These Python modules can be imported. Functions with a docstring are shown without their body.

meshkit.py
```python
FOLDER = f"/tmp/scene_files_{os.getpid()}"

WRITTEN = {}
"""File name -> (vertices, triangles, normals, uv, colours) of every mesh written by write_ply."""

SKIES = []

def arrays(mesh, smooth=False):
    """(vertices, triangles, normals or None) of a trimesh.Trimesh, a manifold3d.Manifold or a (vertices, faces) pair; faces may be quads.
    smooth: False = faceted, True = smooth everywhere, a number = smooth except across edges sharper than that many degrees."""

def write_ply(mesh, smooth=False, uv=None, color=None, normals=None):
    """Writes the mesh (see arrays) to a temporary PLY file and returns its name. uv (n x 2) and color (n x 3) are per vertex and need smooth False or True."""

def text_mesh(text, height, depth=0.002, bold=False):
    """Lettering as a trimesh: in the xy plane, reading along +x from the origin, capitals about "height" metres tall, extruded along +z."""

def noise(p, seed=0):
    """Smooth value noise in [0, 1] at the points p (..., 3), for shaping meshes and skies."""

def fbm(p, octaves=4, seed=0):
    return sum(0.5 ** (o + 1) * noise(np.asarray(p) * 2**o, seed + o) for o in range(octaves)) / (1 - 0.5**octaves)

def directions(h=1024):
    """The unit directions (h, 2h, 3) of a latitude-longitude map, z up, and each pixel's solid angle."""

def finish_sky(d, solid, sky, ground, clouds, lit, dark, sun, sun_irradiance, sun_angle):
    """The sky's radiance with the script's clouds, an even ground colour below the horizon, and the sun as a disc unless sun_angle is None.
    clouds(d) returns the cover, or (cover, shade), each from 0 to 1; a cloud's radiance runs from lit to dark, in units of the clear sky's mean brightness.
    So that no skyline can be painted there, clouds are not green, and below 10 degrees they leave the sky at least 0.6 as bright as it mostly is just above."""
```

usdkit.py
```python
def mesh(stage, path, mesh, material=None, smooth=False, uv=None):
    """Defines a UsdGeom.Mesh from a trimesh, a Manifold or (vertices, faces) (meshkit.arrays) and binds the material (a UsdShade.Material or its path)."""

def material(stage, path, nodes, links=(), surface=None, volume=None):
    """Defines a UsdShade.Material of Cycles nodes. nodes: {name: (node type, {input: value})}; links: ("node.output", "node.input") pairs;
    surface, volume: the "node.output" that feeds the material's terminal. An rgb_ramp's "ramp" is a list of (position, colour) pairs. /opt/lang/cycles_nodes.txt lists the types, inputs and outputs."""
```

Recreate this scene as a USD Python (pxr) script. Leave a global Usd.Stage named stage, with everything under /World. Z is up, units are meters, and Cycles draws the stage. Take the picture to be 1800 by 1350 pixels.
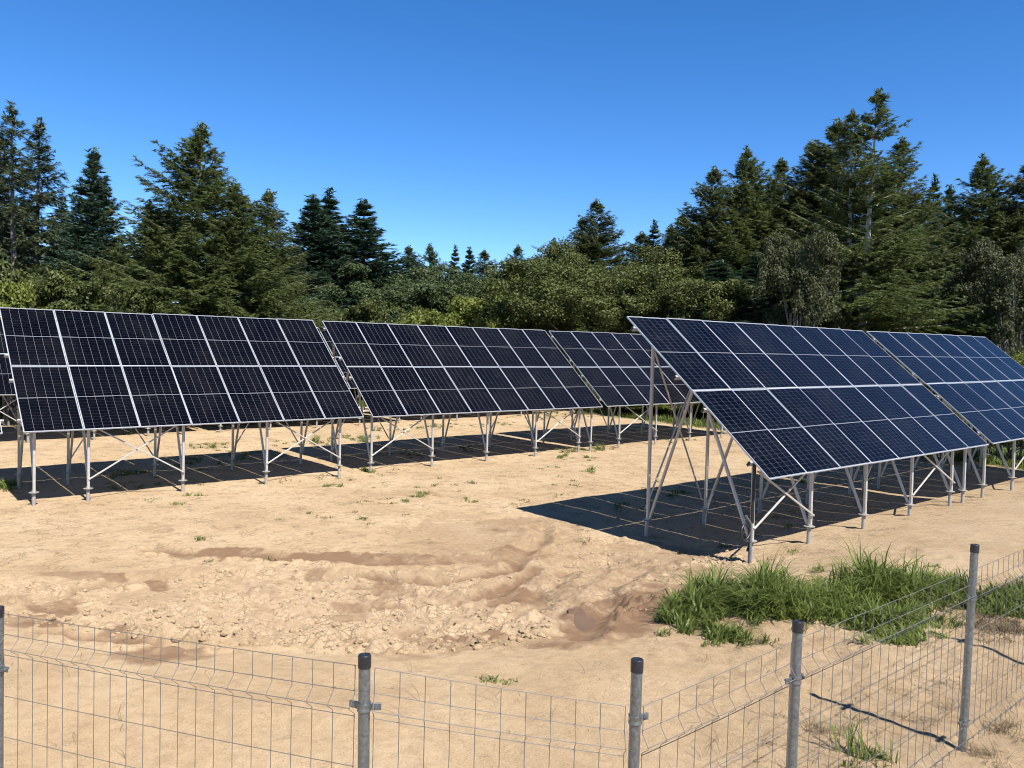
import math, random
import numpy as np
import trimesh
import usdkit, meshkit
from pxr import Usd, UsdGeom, UsdLux, UsdShade, Sdf, Gf, Vt

# ------------------------------------------------------------------ camera, sky, sun, exposure
stage = Usd.Stage.CreateInMemory()
UsdGeom.SetStageUpAxis(stage, UsdGeom.Tokens.z)
UsdGeom.SetStageMetersPerUnit(stage, 1.0)
world = UsdGeom.Xform.Define(stage, '/World')
stage.SetDefaultPrim(world.GetPrim())
UsdGeom.Scope.Define(stage, '/World/Looks')

F_PX, PITCH, ROLL = 1417.59, 0.039455, 0.028858          # focal length in pixels of a 1800 wide picture
EXPOSURE = 1.27
SUN_AZ, SUN_EL = math.radians(144.1), math.radians(51.3)
SUN_INTENSITY, SKY_STRENGTH = 1.25, 0.091

cp, sp, cr, sr = math.cos(PITCH), math.sin(PITCH), math.cos(ROLL), math.sin(ROLL)
X_, U_, FWD = np.array([1., 0, 0]), np.array([0, sp, cp]), np.array([0, cp, -sp])
RIGHT, UP = cr * X_ + sr * U_, -sr * X_ + cr * U_
cam = UsdGeom.Camera.Define(stage, '/World/camera')
cam.CreateHorizontalApertureAttr(36.0); cam.CreateVerticalApertureAttr(27.0)
cam.CreateFocalLengthAttr(36.0 * F_PX / 1800)
cam.CreateClippingRangeAttr(Gf.Vec2f(0.05, 3000))
cam.CreateExposureAttr(EXPOSURE)
cam.AddTransformOp().Set(Gf.Matrix4d(*RIGHT, 0, *UP, 0, *(-FWD), 0, 0, 0, 0, 1))

def mat(name, nodes, links=(), surface='p.BSDF', volume=None):
    return usdkit.material(stage, '/World/Looks/' + name, nodes, links, surface=surface, volume=volume)

sky = UsdLux.DomeLight.Define(stage, '/World/sky')
skymat = mat('sky_air', {
    'sky': ('sky_texture', {'sky_type': 'single_scattering', 'sun_disc': False, 'sun_elevation': SUN_EL, 'sun_rotation': SUN_AZ,
                            'altitude': 1200.0, 'air_density': .75, 'aerosol_density': 0.03, 'ozone_density': 1.6}),
    'hs': ('hsv', {'hue': .505, 'saturation': 1.33, 'value': 1.0}),
    'bg': ('background_shader', {'strength': SKY_STRENGTH})},
    [('sky.color', 'hs.color'), ('hs.color', 'bg.color')], surface='bg.background')
UsdShade.MaterialBindingAPI.Apply(sky.GetPrim()).Bind(skymat)

sun = UsdLux.DistantLight.Define(stage, '/World/sun')
sun.CreateIntensityAttr(SUN_INTENSITY); sun.CreateAngleAttr(0.5); sun.CreateColorAttr(Gf.Vec3f(1.0, 0.97, 0.93))
sun.CreateNormalizeAttr(True)
SUNDIR = np.array([math.cos(SUN_EL) * math.sin(SUN_AZ), math.cos(SUN_EL) * math.cos(SUN_AZ), math.sin(SUN_EL)])
zax = SUNDIR; xax = np.cross([0, 0, 1.], zax); xax /= np.linalg.norm(xax); yax = np.cross(zax, xax)
sun.AddTransformOp().Set(Gf.Matrix4d(*xax, 0, *yax, 0, *zax, 0, 0, 0, 50, 1))

# ------------------------------------------------------------------ helpers
rng = np.random.default_rng(7)
taken = {}
def path_for(parent, name):
    base = parent + '/' + name
    k = taken.get(base, 0); taken[base] = k + 1
    return base if k == 0 else f'{base}_{k:03d}'
def tag(prim, label=None, cat=None, group=None, kind=None):
    for k, v in (('label', label), ('category', cat), ('group', group), ('kind', kind)):
        if v: prim.SetCustomDataByKey(k, v)
    return prim
def thing(name, label, cat, group=None, loc=None):
    x = UsdGeom.Xform.Define(stage, path_for('/World', name))
    if loc is not None: x.AddTranslateOp().Set(Gf.Vec3d(*map(float, loc)))
    return tag(x.GetPrim(), label, cat, group)
def obj(name, mesh, material, parent=None, smooth=False, loc=None, **data):
    par = '/World' if parent is None else str(parent.GetPath())
    m = usdkit.mesh(stage, path_for(par, name), mesh, material, smooth=smooth)
    if loc is not None: m.AddTranslateOp().Set(Gf.Vec3d(*map(float, loc)))
    return tag(m.GetPrim(), **data)
def join(ms): 
    vs, fs, n = [], [], 0
    for v, f in ms:
        v = np.asarray(v); f = np.asarray(f)
        if f.shape[1] == 4: f = np.vstack([f[:, [0, 1, 2]], f[:, [0, 2, 3]]])
        vs.append(v); fs.append(f + n); n += len(v)
    return np.vstack(vs), np.vstack(fs)
def unit(v): v = np.asarray(v, float); return v / np.linalg.norm(v)
def frame_of(d, side):
    d = unit(d); s = np.asarray(side, float); s = unit(s - d * (s @ d)); return d, s, np.cross(d, s)
def bar(p, q, w, h, side, ch=None):
    """bar from p to q with a chamfered rectangular section, w along side, h across it"""
    p, q = np.asarray(p, float), np.asarray(q, float)
    d, s, t = frame_of(q - p, side); c = min(w, h) * .14 if ch is None else ch
    a, b = w / 2, h / 2
    sec = [(-a + c, -b), (a - c, -b), (a, -b + c), (a, b - c), (a - c, b), (-a + c, b), (-a, b - c), (-a, -b + c)]
    v = [p + s * x + t * y for x, y in sec] + [q + s * x + t * y for x, y in sec]
    f = []
    for i in range(8):
        j = (i + 1) % 8; f += [(i, j, 8 + j), (i, 8 + j, 8 + i)]
    for i in range(1, 7): f += [(0, i + 1, i), (8, 8 + i, 9 + i)]
    return np.array(v), np.array(f)
def tube(pts, r, n=6, caps=True):
    pts = np.asarray(pts, float); m = len(pts); r = np.broadcast_to(np.asarray(r, float), (m,))
    tan = np.gradient(pts, axis=0); tan /= np.linalg.norm(tan, axis=1)[:, None] + 1e-12
    ref = np.array([0, 0, 1.]) if abs(tan[0][2]) < .9 else np.array([1., 0, 0])
    a = np.cross(tan, ref); a /= np.linalg.norm(a, axis=1)[:, None] + 1e-12
    b = np.cross(tan, a); th = np.linspace(0, 2 * np.pi, n, endpoint=False)
    v = (pts[:, None] + r[:, None, None] * (a[:, None] * np.cos(th)[None, :, None] + b[:, None] * np.sin(th)[None, :, None])).reshape(-1, 3)
    i = np.arange(m - 1)[:, None] * n; k = np.arange(n)[None]; k2 = (k + 1) % n
    A, B, C, D = (i + k).ravel(), (i + k2).ravel(), (i + n + k2).ravel(), (i + n + k).ravel()
    f = np.vstack([np.c_[A, C, B], np.c_[A, D, C]])
    if caps:
        v = np.vstack([v, pts[0], pts[-1]]); c0, c1 = m * n, m * n + 1; k = np.arange(n); k2 = (k + 1) % n
        f = np.vstack([f, np.c_[np.full(n, c0), k, k2], np.c_[np.full(n, c1), (m - 1) * n + k2, (m - 1) * n + k]])
    return v, f
def lathe(profile, n=16, at=(0, 0, 0)):
    """profile of (r, z) turned about the z axis"""
    pr = np.asarray(profile, float); th = np.linspace(0, 2 * np.pi, n, endpoint=False); m = len(pr)
    v = np.stack([pr[:, 0][:, None] * np.cos(th), pr[:, 0][:, None] * np.sin(th), np.repeat(pr[:, 1][:, None], n, 1)], -1).reshape(-1, 3) + np.asarray(at, float)
    i = np.arange(m - 1)[:, None] * n; k = np.arange(n)[None]; k2 = (k + 1) % n
    A, B, C, D = (i + k).ravel(), (i + k2).ravel(), (i + n + k2).ravel(), (i + n + k).ravel()
    return v, np.vstack([np.c_[A, B, C], np.c_[A, C, D]])
def fbm(p, o=4, seed=0): return meshkit.fbm(p, o, seed)
def sstep(x, a, b): t = np.clip((np.asarray(x, float) - a) / (b - a), 0, 1); return t * t * (3 - 2 * t)
def ray(px, py):
    d = FWD + RIGHT * (px - 900) / F_PX + UP * (675 - py) / F_PX
    return d / d[1]
def project(P):
    P = np.asarray(P, float); z = P @ FWD
    return np.stack([900 + F_PX * (P @ RIGHT) / z, 675 - F_PX * (P @ UP) / z], -1)

# ------------------------------------------------------------------ terrain
FS = 1.15
P0, P1, P2, P3, P4 = (np.array(p) * FS for p in ((-3.04, 4.775), (-.672, 3.83), (.653, 3.90), (1.654, 4.50), (3.632, 6.216)))
FD = unit(P4 - P3); FN = np.array([-FD[1], FD[0]]); P5 = P4 + FD * 2.9; P6 = P5 + FD * 2.9
FD1 = unit(P1 - P0); FN1 = np.array([-FD1[1], FD1[0]]); PM = P0 - FD1 * 2.9
def fence_dist(x, y):
    s1 = (x - P1[0]) * .02 + (y - 4.44)
    s0 = (x - P1[0]) * FN1[0] + (y - P1[1]) * FN1[1]
    s2 = (x - P3[0]) * FN[0] + (y - P3[1]) * FN[1]
    k = .8
    return -k * np.log(np.exp(-np.clip(s0 * .5 + s1 * .5, -30, 60) / k) + np.exp(-np.clip(s2, -30, 60) / k))
def smooth_height(x, y):
    x, y = np.asarray(x, float), np.asarray(y, float)
    plane = -4.235 + .009 * np.clip(x, -40, 60) + .0075 * np.clip(y, 0, 70)
    s = fence_dist(x, y)
    pad = -3.60 + .13 * sstep(x, 1.8, 4.2)
    return pad + (plane - pad) * sstep(s, 2.6, 8.2)
def s2_(x, y): return (x - P3[0]) * FN[0] + (y - P3[1]) * FN[1]
def G(px, py, it=60):
    r = ray(px, py); lo, hi = 2.0, 300.0
    for y in np.geomspace(2, 300, 500):
        p = r * y
        if p[2] < smooth_height(p[0], p[1]): hi = y; break
        lo = y
    for _ in range(it):
        m = (lo + hi) / 2; p = r * m
        if p[2] < smooth_height(p[0], p[1]): hi = m
        else: lo = m
    return r * hi
# damp patches of the soil: centre and half axes, given where they lie on the ground
WET = [(395, 976, 85, 11, 1), (560, 984, 95, 13, 1), (690, 985, 80, 12, .8), (830, 985, 80, 13, .7), (925, 975, 60, 16, .75), (890, 925, 55, 16, .55), (950, 915, 40, 10, .5), (905, 1045, 45, 22, .95), (868, 1058, 26, 12, .9),
       (1035, 1085, 55, 38, 1), (1100, 1075, 85, 48, .95), (985, 1035, 40, 14, .55), (1120, 995, 75, 28, .6), (1180, 975, 70, 22, .55), (1050, 960, 60, 14, .4), (268, 1028, 30, 11, .95), (205, 1017, 26, 8, .8), (90, 1066, 60, 16, .85), (205, 1115, 45, 26, .9),
       (300, 1145, 85, 17, .8), (60, 1094, 70, 12, .7), (130, 1010, 75, 8, .6), (680, 1038, 40, 12, .7), (640, 1064, 55, 9, .7), (610, 1080, 60, 8, .6), (850, 1110, 48, 16, .7), (800, 1126, 50, 14, .75), (700, 1150, 70, 9, .5), (500, 1132, 60, 12, .45), (745, 1128, 45, 12, .6),
       (1010, 1125, 70, 14, .7), (560, 1012, 28, 8, .8), (500, 1018, 24, 8, .7), (730, 1020, 30, 8, .6), (760, 1045, 40, 8, .55), (20, 1050, 40, 8, .5), (690, 870, 50, 8, .35), (790, 905, 50, 8, .3), (430, 905, 50, 7, .35), (270, 930, 40, 9, .4), (1090, 1030, 90, 20, .5), (1230, 1000, 60, 14, .5)]
WET += [(940, 1000, 270, 95, .40), (1080, 1050, 150, 75, .5), (460, 1065, 400, 70, .27), (860, 935, 170, 26, .36), (1130, 985, 140, 35, .45), (640, 1100, 330, 40, .30)]
WETW = []
for cx, cy, rx, ry, k in WET:
    c, a, b = G(cx, cy)[:2], G(cx + rx, cy)[:2], G(cx, cy + ry)[:2]
    WETW.append((c, np.linalg.inv(np.c_[a - c, b - c]), k))
RUTS = [[G(a, b)[:2] for a, b in pl] for pl in (((250, 968), (400, 977), (560, 986), (760, 990), (930, 978), (1060, 955)), ((20, 1062), (210, 1022), (420, 1012), (600, 1015), (760, 1022), (900, 1005), (960, 925)),
        ((90, 1112), (240, 1128), (420, 1135), (640, 1120), (800, 1108), (930, 1072), (1010, 1010), (1090, 985)), ((480, 1082), (640, 1068), (780, 1062), (880, 1040), (960, 1000), (1120, 990)), ((1130, 1000), (1080, 1045), (1040, 1085), (990, 1120)))]
def rut_field(x, y):
    d = np.full(x.shape, 9.); P = np.stack([x, y], -1)
    P = P + np.stack([fbm(np.stack([x * .8, y * .8, 0 * x], -1), 3, 71) - .5, fbm(np.stack([x * .8, y * .8, 0 * x + 9], -1), 3, 73) - .5], -1) * .7
    for pl in RUTS:
        for a, b in zip(pl[:-1], pl[1:]):
            ab = b - a; t = np.clip(((P - a) @ ab) / (ab @ ab), 0, 1); d = np.minimum(d, np.linalg.norm(P - a - t[:, None] * ab, axis=1))
    return d
def masks(x, y):
    """dampness, roughness and grassiness of the ground"""
    p = np.stack([x, y, np.zeros_like(x)], -1)
    wx = (fbm(p * .9, 4, 3) - .5) * 1.5; wy = (fbm(p * .9 + 31, 4, 5) - .5) * 1.5
    e = (fbm(p * 3.1, 4, 9) - .5)
    wet = np.zeros_like(x)
    for c, M, k in WETW:
        near = np.abs(x - c[0]) + np.abs(y - c[1]) < 20
        if not near.any(): continue
        q = np.stack([x[near] - c[0] + wx[near] * .35, y[near] - c[1] + wy[near] * .35], -1) @ M.T
        r = np.linalg.norm(q, axis=1) + e[near] * 1.3
        wet[near] = np.maximum(wet[near], k * (1 - sstep(r, .75, 1.12)))
    near = (np.abs(x) < 14) & (y > 7) & (y < 26); rd = np.full(x.shape, 9.); rd[near] = rut_field(x[near], y[near])
    wet = np.maximum(wet, np.exp(-(rd / .24) ** 2) * (.15 + .9 * sstep(fbm(p * .6 + 3, 3, 77), .42, .62)))
    s = fence_dist(x, y) + (fbm(p * .7, 3, 12) - .5) * 1.1
    back = y - (17.2 + .32 * (x + 1))                      # beyond this line the clay lies smooth
    rough = sstep(s, 4.9, 5.4) * (1 - sstep(back + (fbm(p * .4, 3, 14) - .5) * 5, -4.5, .5)) * (1 - .8 * sstep(x, 3.0, 6.5))
    n2 = fbm(p * .35 + 7, 3, 21)
    rough = np.clip(rough * (.35 + 1.1 * sstep(n2, .35, .6)), 0, 1)
    bank = sstep((x - EA[0]) * EN[0] + (y - EA[1]) * EN[1] + (fbm(p * .5, 3, 33) - .5) * 2, -.4, .6)     # grass beyond the east and north edges of the site
    north = sstep((x - NA[0]) * NN[0] + (y - NA[1]) * NN[1] + (fbm(p * .5, 3, 35) - .5) * 2.5, -.5, .7)
    grass = np.clip(np.maximum(bank, north), 0, 1)
    clay = sstep(s, 4.8, 5.4)
    return wet, rough, grass, clay
RD = np.array([math.cos(.6975), math.sin(.6975)]); RN = np.array([-RD[1], RD[0]])
EA = G(1000, 720)[:2]; EB = G(1290, 758)[:2]; ed = unit(EB - EA); EN = np.array([-ed[1], ed[0]]); EN = EN * np.sign(EN @ RD)
NA = np.array([-11.765, 19.406]) + RN * 24.0; NN = RN

_c, _a, _b = G(1028, 1090)[:2], G(1050, 1090)[:2], G(1031, 1104)[:2]
PUD, PUDM = _c, np.linalg.inv(np.c_[_a - _c, _b - _c])
def ground_relief(x, y, wet, rough, grass):
    p = np.stack([x, y, np.zeros_like(x)], -1)
    z = (fbm(p * .45, 3, 41) - .5) * .10
    z += (fbm(p * 2.0, 3, 43) - .5) * .03
    c1 = np.abs(fbm(p * 2.6, 4, 45) - .5) * 2                     # billowed clods
    c2 = np.abs(fbm(p * 6.3, 3, 47) - .5) * 2
    c3 = np.abs(fbm(p * 11., 2, 57) - .5) * 2
    c4 = fbm(p * 16., 3, 59)
    clod = (c1 * .17 + c2 * .13 + c3 * .06 + np.where(c4 > .52, .03, 0.) - .085)
    pq = p * np.array([1.0, 1.0, 1]) ; q = fbm(pq * 1.25, 4, 61) * 9; q2 = fbm(pq * 3.6, 3, 63) * 8
    plate = .028 * (np.floor(q) + sstep(q - np.floor(q), .40, .60) - 4.5) + .014 * (np.floor(q2) + sstep(q2 - np.floor(q2), .35, .65) - 4)
    z += np.clip(rough * 1.2, 0, 1) * plate * (1 - .6 * wet)
    clod = clod * .62
    z += rough * clod * (1 - .55 * wet)
    z -= wet * .05 * sstep(rough, .1, .5)
    near = (np.abs(x) < 14) & (y > 7) & (y < 26); rd = np.full(x.shape, 9.); rd[near] = rut_field(x[near], y[near])
    z += -.075 * np.exp(-(rd / .17) ** 2) + .07 * np.exp(-((rd - .36) / .13) ** 2) * (.3 + 1.2 * np.abs(fbm(p * 5, 3, 79) - .5) * 2)
    z += (1 - rough) * ((fbm(p * 9, 2, 49) - .5) * .012 + (fbm(p * 3.3, 3, 50) - .5) * .11 * sstep(x, 1.0, 3.5) * sstep(5.0 - fence_dist(x, y), 0, 1))
    # the edge where the sandy pad gives way to the churned clay
    s = fence_dist(x, y) + (fbm(p * .7, 3, 12) - .5) * 1.1
    lip = np.exp(-((s - 5.2) / .25) ** 2) * (1 - sstep(x, 3.2, 4.6)) * sstep(x, -8, -5)
    z += lip * (np.abs(fbm(p * 4.2, 4, 51) - .5) * 2 * .22 - .02)
    z += grass * (fbm(p * .8, 3, 53) - .5) * .3
    d = np.linalg.norm(np.stack([x - PUD[0], y - PUD[1]], -1) @ PUDM.T, axis=1)
    z = z * (.28 + .72 * sstep(d, .8, 2.4)) - .05 * (1 - sstep(d, .7, 1.5))
    return z
def grow(a, b, step, far, k=1.13):
    m = np.arange(a, b + step / 2, step); out, s, x = [], step, b
    while x < far: s = min(s * k, 60); x += s; out.append(x)
    neg, s, x = [], step, a
    while x > -far: s = min(s * k, 60); x -= s; neg.append(x)
    return np.r_[neg[::-1], m, out]
gx = grow(-9.0, 7.5, .037, 700); gy = grow(8.6, 18.5, .034, 700, 1.10)
XX, YY = np.meshgrid(gx, gy); fx, fy = XX.ravel(), YY.ravel()
wet, rough, grassy, clayey = masks(fx, fy)
sel = (np.abs(fx) < 60) & (fy > -20) & (fy < 80)
zz = smooth_height(fx, fy)
zz[sel] += ground_relief(fx[sel], fy[sel], wet[sel], rough[sel], grassy[sel])
_d = np.linalg.norm((np.c_[fx, fy] - PUD) @ PUDM.T, axis=1); _z = float(smooth_height(*PUD)) - .03
zz = zz + (_z - .035 * (1 - sstep(_d, .1, 1.3)) - zz) * (1 - sstep(_d, .9, 2.6)) * .82
nx, ny = len(gx), len(gy)
ii = (np.arange(ny - 1)[:, None] * nx + np.arange(nx - 1)[None]).ravel()
gf = np.vstack([np.c_[ii, ii + 1, ii + nx + 1], np.c_[ii, ii + nx + 1, ii + nx]])
from scipy.interpolate import RegularGridInterpolator
gz = RegularGridInterpolator((gy, gx), zz.reshape(ny, nx), bounds_error=False, fill_value=-4.)
def H(x, y): return gz(np.stack([np.asarray(y, float), np.asarray(x, float)], -1))
def Gz(px, py):
    p = G(px, py); return np.array([p[0], p[1], float(H(p[0], p[1]))])

soil = mat('clay_soil', {
    'geo': ('geometry', {}),
    'wet': ('attribute', {'attribute': 'wet'}), 'rough': ('attribute', {'attribute': 'rough'}), 'grass': ('attribute', {'attribute': 'grassy'}),
    'n1': ('noise_texture', {'scale': .55, 'detail': 5.0, 'roughness': .6}),
    'n2': ('noise_texture', {'scale': 7.0, 'detail': 6.0, 'roughness': .7}),
    'n3': ('noise_texture', {'scale': 85.0, 'detail': 4.0, 'roughness': .75}),
    'n4': ('noise_texture', {'scale': 2.2, 'detail': 6.0, 'roughness': .65}),
    'warp': ('noise_texture', {'scale': 2.0, 'detail': 3.0}),
    'wv': ('mix_vector', {'fac': .16}),
    'vor': ('voronoi_texture', {'feature': 'distance_to_edge', 'scale': 5.5}),
    'vor2': ('voronoi_texture', {'feature': 'distance_to_edge', 'scale': 11.0}),
    'crk': ('map_range', {'from_min': 0.0, 'from_max': .06, 'to_min': 0.0, 'to_max': 1.0, 'clamp': True}),
    'crk2': ('map_range', {'from_min': 0.0, 'from_max': .06, 'to_min': 0.25, 'to_max': 1.0, 'clamp': True}),
    'crkm': ('map_range', {'from_min': .38, 'from_max': .52, 'to_min': 0.35, 'to_max': 1.0, 'clamp': True}), 'clayi': ('attribute', {'attribute': 'clayey'}), 'clayn': ('math', {'math_type': 'subtract', 'value1': 1.0}), 'crkm2': ('math', {'math_type': 'maximum'}),
    'base': ('rgb_ramp', {'ramp': [(.25, (.256, .177, .098)), (.5, (.320, .230, .133)), (.75, (.360, .272, .168))]}),
    'fine': ('rgb_ramp', {'ramp': [(.30, (.45, .41, .37)), (.48, (1, 1, 1)), (.72, (1.35, 1.35, 1.35))]}),
    'mid': ('rgb_ramp', {'ramp': [(.3, (.80, .77, .74)), (.55, (1, 1, 1)), (.75, (1.1, 1.09, 1.07))]}),
    'm1': ('mix_color', {'blend_type': 'multiply', 'fac': .8, 'use_clamp': False}),
    'm2': ('mix_color', {'blend_type': 'multiply', 'fac': .9, 'use_clamp': False}),
    'clay': ('mix_color', {'b': (.348, .256, .158)}),
    'wetc': ('mix_color', {'b': (.140, .083, .044)}),
    'wetn': ('math', {'math_type': 'multiply_add', 'value2': 2.2, 'value3': -1.1}),
    'weta': ('math', {'math_type': 'add'}),
    'wetf': ('map_range', {'from_min': .10, 'from_max': .98, 'to_min': 0.0, 'to_max': 1.0, 'clamp': True}),
    'crc': ('mix_color', {'a': (.10, .065, .036)}),
    'crf': ('math', {'math_type': 'maximum'}), 'crm': ('math', {'math_type': 'minimum'}),
    'grc': ('mix_color', {'b': (.055, .085, .022)}),
    'rgh': ('map_range', {'from_min': 0.0, 'from_max': 1.0, 'to_min': .95, 'to_max': .62, 'clamp': True}),
    'h1': ('math', {'math_type': 'multiply', 'value2': .6}), 'h2': ('math', {'math_type': 'multiply_add', 'value2': .35}),
    'h3': ('math', {'math_type': 'multiply_add', 'value2': .25}),
    'inv': ('math', {'math_type': 'subtract', 'value1': 1.0}),
    'bmps': ('math', {'math_type': 'multiply_add', 'value2': -.25, 'value3': .9}),
    'n5': ('noise_texture', {'scale': 24.0, 'detail': 5.0, 'roughness': .75}), 'h4': ('math', {'math_type': 'multiply_add', 'value2': .9}), 'bmp': ('bump', {'distance': .05, 'strength': .8}),
    'p': ('principled_bsdf', {'roughness': .92, 'specular_ior_level': .25, 'diffuse_roughness': .6})},
    [('geo.position', x + '.vector') for x in ('n1', 'n2', 'n3', 'n4', 'warp')] + [
     ('geo.position', 'wv.a'), ('warp.color', 'wv.b'), ('wv.result', 'vor.vector'), ('wv.result', 'vor2.vector'),
     ('vor.distance', 'crk.value'), ('vor2.distance', 'crk2.value'), ('n4.fac', 'crkm.value'),
     ('n1.fac', 'base.fac'), ('n3.fac', 'fine.fac'), ('n2.fac', 'mid.fac'),
     ('rough.fac', 'clay.fac'), ('base.color', 'clay.a'),
     ('clay.result', 'm1.a'), ('fine.color', 'm1.b'), ('m1.result', 'm2.a'), ('mid.color', 'm2.b'),
     ('n4.fac', 'wetn.value1'), ('wet.fac', 'weta.value1'), ('wetn.value', 'weta.value2'), ('weta.value', 'wetf.value'),
     ('wetf.result', 'wetc.fac'), ('m2.result', 'wetc.a'),
     ('crk.result', 'crm.value1'), ('crk2.result', 'crm.value2'), ('crm.value', 'crf.value1'), ('crkm.result', 'crkm2.value1'), ('clayi.fac', 'clayn.value2'), ('clayn.value', 'crkm2.value2'), ('crkm2.value', 'crf.value2'), ('crf.value', 'crc.fac'), ('wetc.result', 'crc.b'),
     ('grass.fac', 'grc.fac'), ('crc.result', 'grc.a'), ('grc.result', 'p.base_color'),
     ('wetf.result', 'rgh.value'), ('rgh.result', 'p.roughness'),
     ('n2.fac', 'h1.value1'), ('n3.fac', 'h2.value1'), ('h1.value', 'h2.value3'), ('crf.value', 'h3.value1'), ('h2.value', 'h3.value3'),
     ('wetf.result', 'bmps.value1'), ('bmps.value', 'bmp.strength'),
     ('geo.position', 'n5.vector'), ('n5.fac', 'h4.value1'), ('h3.value', 'h4.value3'), ('h4.value', 'bmp.height'), ('bmp.normal', 'p.normal')])
g = usdkit.mesh(stage, '/World/ground', (np.c_[fx, fy, zz], gf), soil, smooth=True)
for nm, arr in (('wet', wet), ('rough', rough), ('grassy', grassy), ('clayey', clayey)):
    UsdGeom.PrimvarsAPI(g).CreatePrimvar(nm, Sdf.ValueTypeNames.FloatArray, 'vertex').Set(Vt.FloatArray.FromNumpy(arr.astype(np.float32)))
tag(g.GetPrim(), 'bare sandy clay ground with churned damp patches', None, None, 'structure')

# ------------------------------------------------------------------ materials
def metal(name, col, rough, metallic=.9, scale=30, var=.15, bump=0.0):
    return mat(name, {
        'geo': ('texture_coordinate', {}), 'n': ('noise_texture', {'scale': scale, 'detail': 4.0, 'roughness': .65}),
        'r': ('rgb_ramp', {'ramp': [(.3, tuple(c * (1 - var) for c in col)), (.7, tuple(min(1, c * (1 + var)) for c in col))]}),
        'rr': ('map_range', {'from_min': .3, 'from_max': .7, 'to_min': rough - .08, 'to_max': rough + .1}),
        'p': ('principled_bsdf', {'metallic': metallic})},
        [('geo.object', 'n.vector'), ('n.fac', 'r.fac'), ('r.color', 'p.base_color'), ('n.fac', 'rr.value'), ('rr.result', 'p.roughness')])
ALU = metal('mill_aluminium', (.45, .415, .365), .48, .55, 14, .08)
GALV = metal('galvanised_steel', (.175, .187, .187), .40, .75, 40, .28)
WIRE = metal('galvanised_wire', (.095, .088, .082), .6, .15, 90, .25)
FRAME = metal('anodised_frame', (.48, .485, .49), .42, .5, 5, .04)
SCREW = metal('bright_galvanised_pipe', (.32, .30, .27), .5, .45, 40, .2)
BLACK = mat('black_plastic', {'geo': ('texture_coordinate', {}), 'n': ('noise_texture', {'scale': 60.0, 'detail': 3.0}),
    'r': ('rgb_ramp', {'ramp': [(.3, (.007, .007, .008)), (.7, (.016, .016, .018))]}), 'p': ('principled_bsdf', {'roughness': .42})},
    [('geo.object', 'n.vector'), ('n.fac', 'r.fac'), ('r.color', 'p.base_color')])
GREYPIPE = mat('grey_conduit', {'geo': ('texture_coordinate', {}), 'n': ('noise_texture', {'scale': 30.0, 'detail': 3.0}),
    'r': ('rgb_ramp', {'ramp': [(.3, (.05, .05, .05)), (.7, (.10, .10, .10))]}), 'p': ('principled_bsdf', {'roughness': .6})},
    [('geo.object', 'n.vector'), ('n.fac', 'r.fac'), ('r.color', 'p.base_color')])
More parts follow.
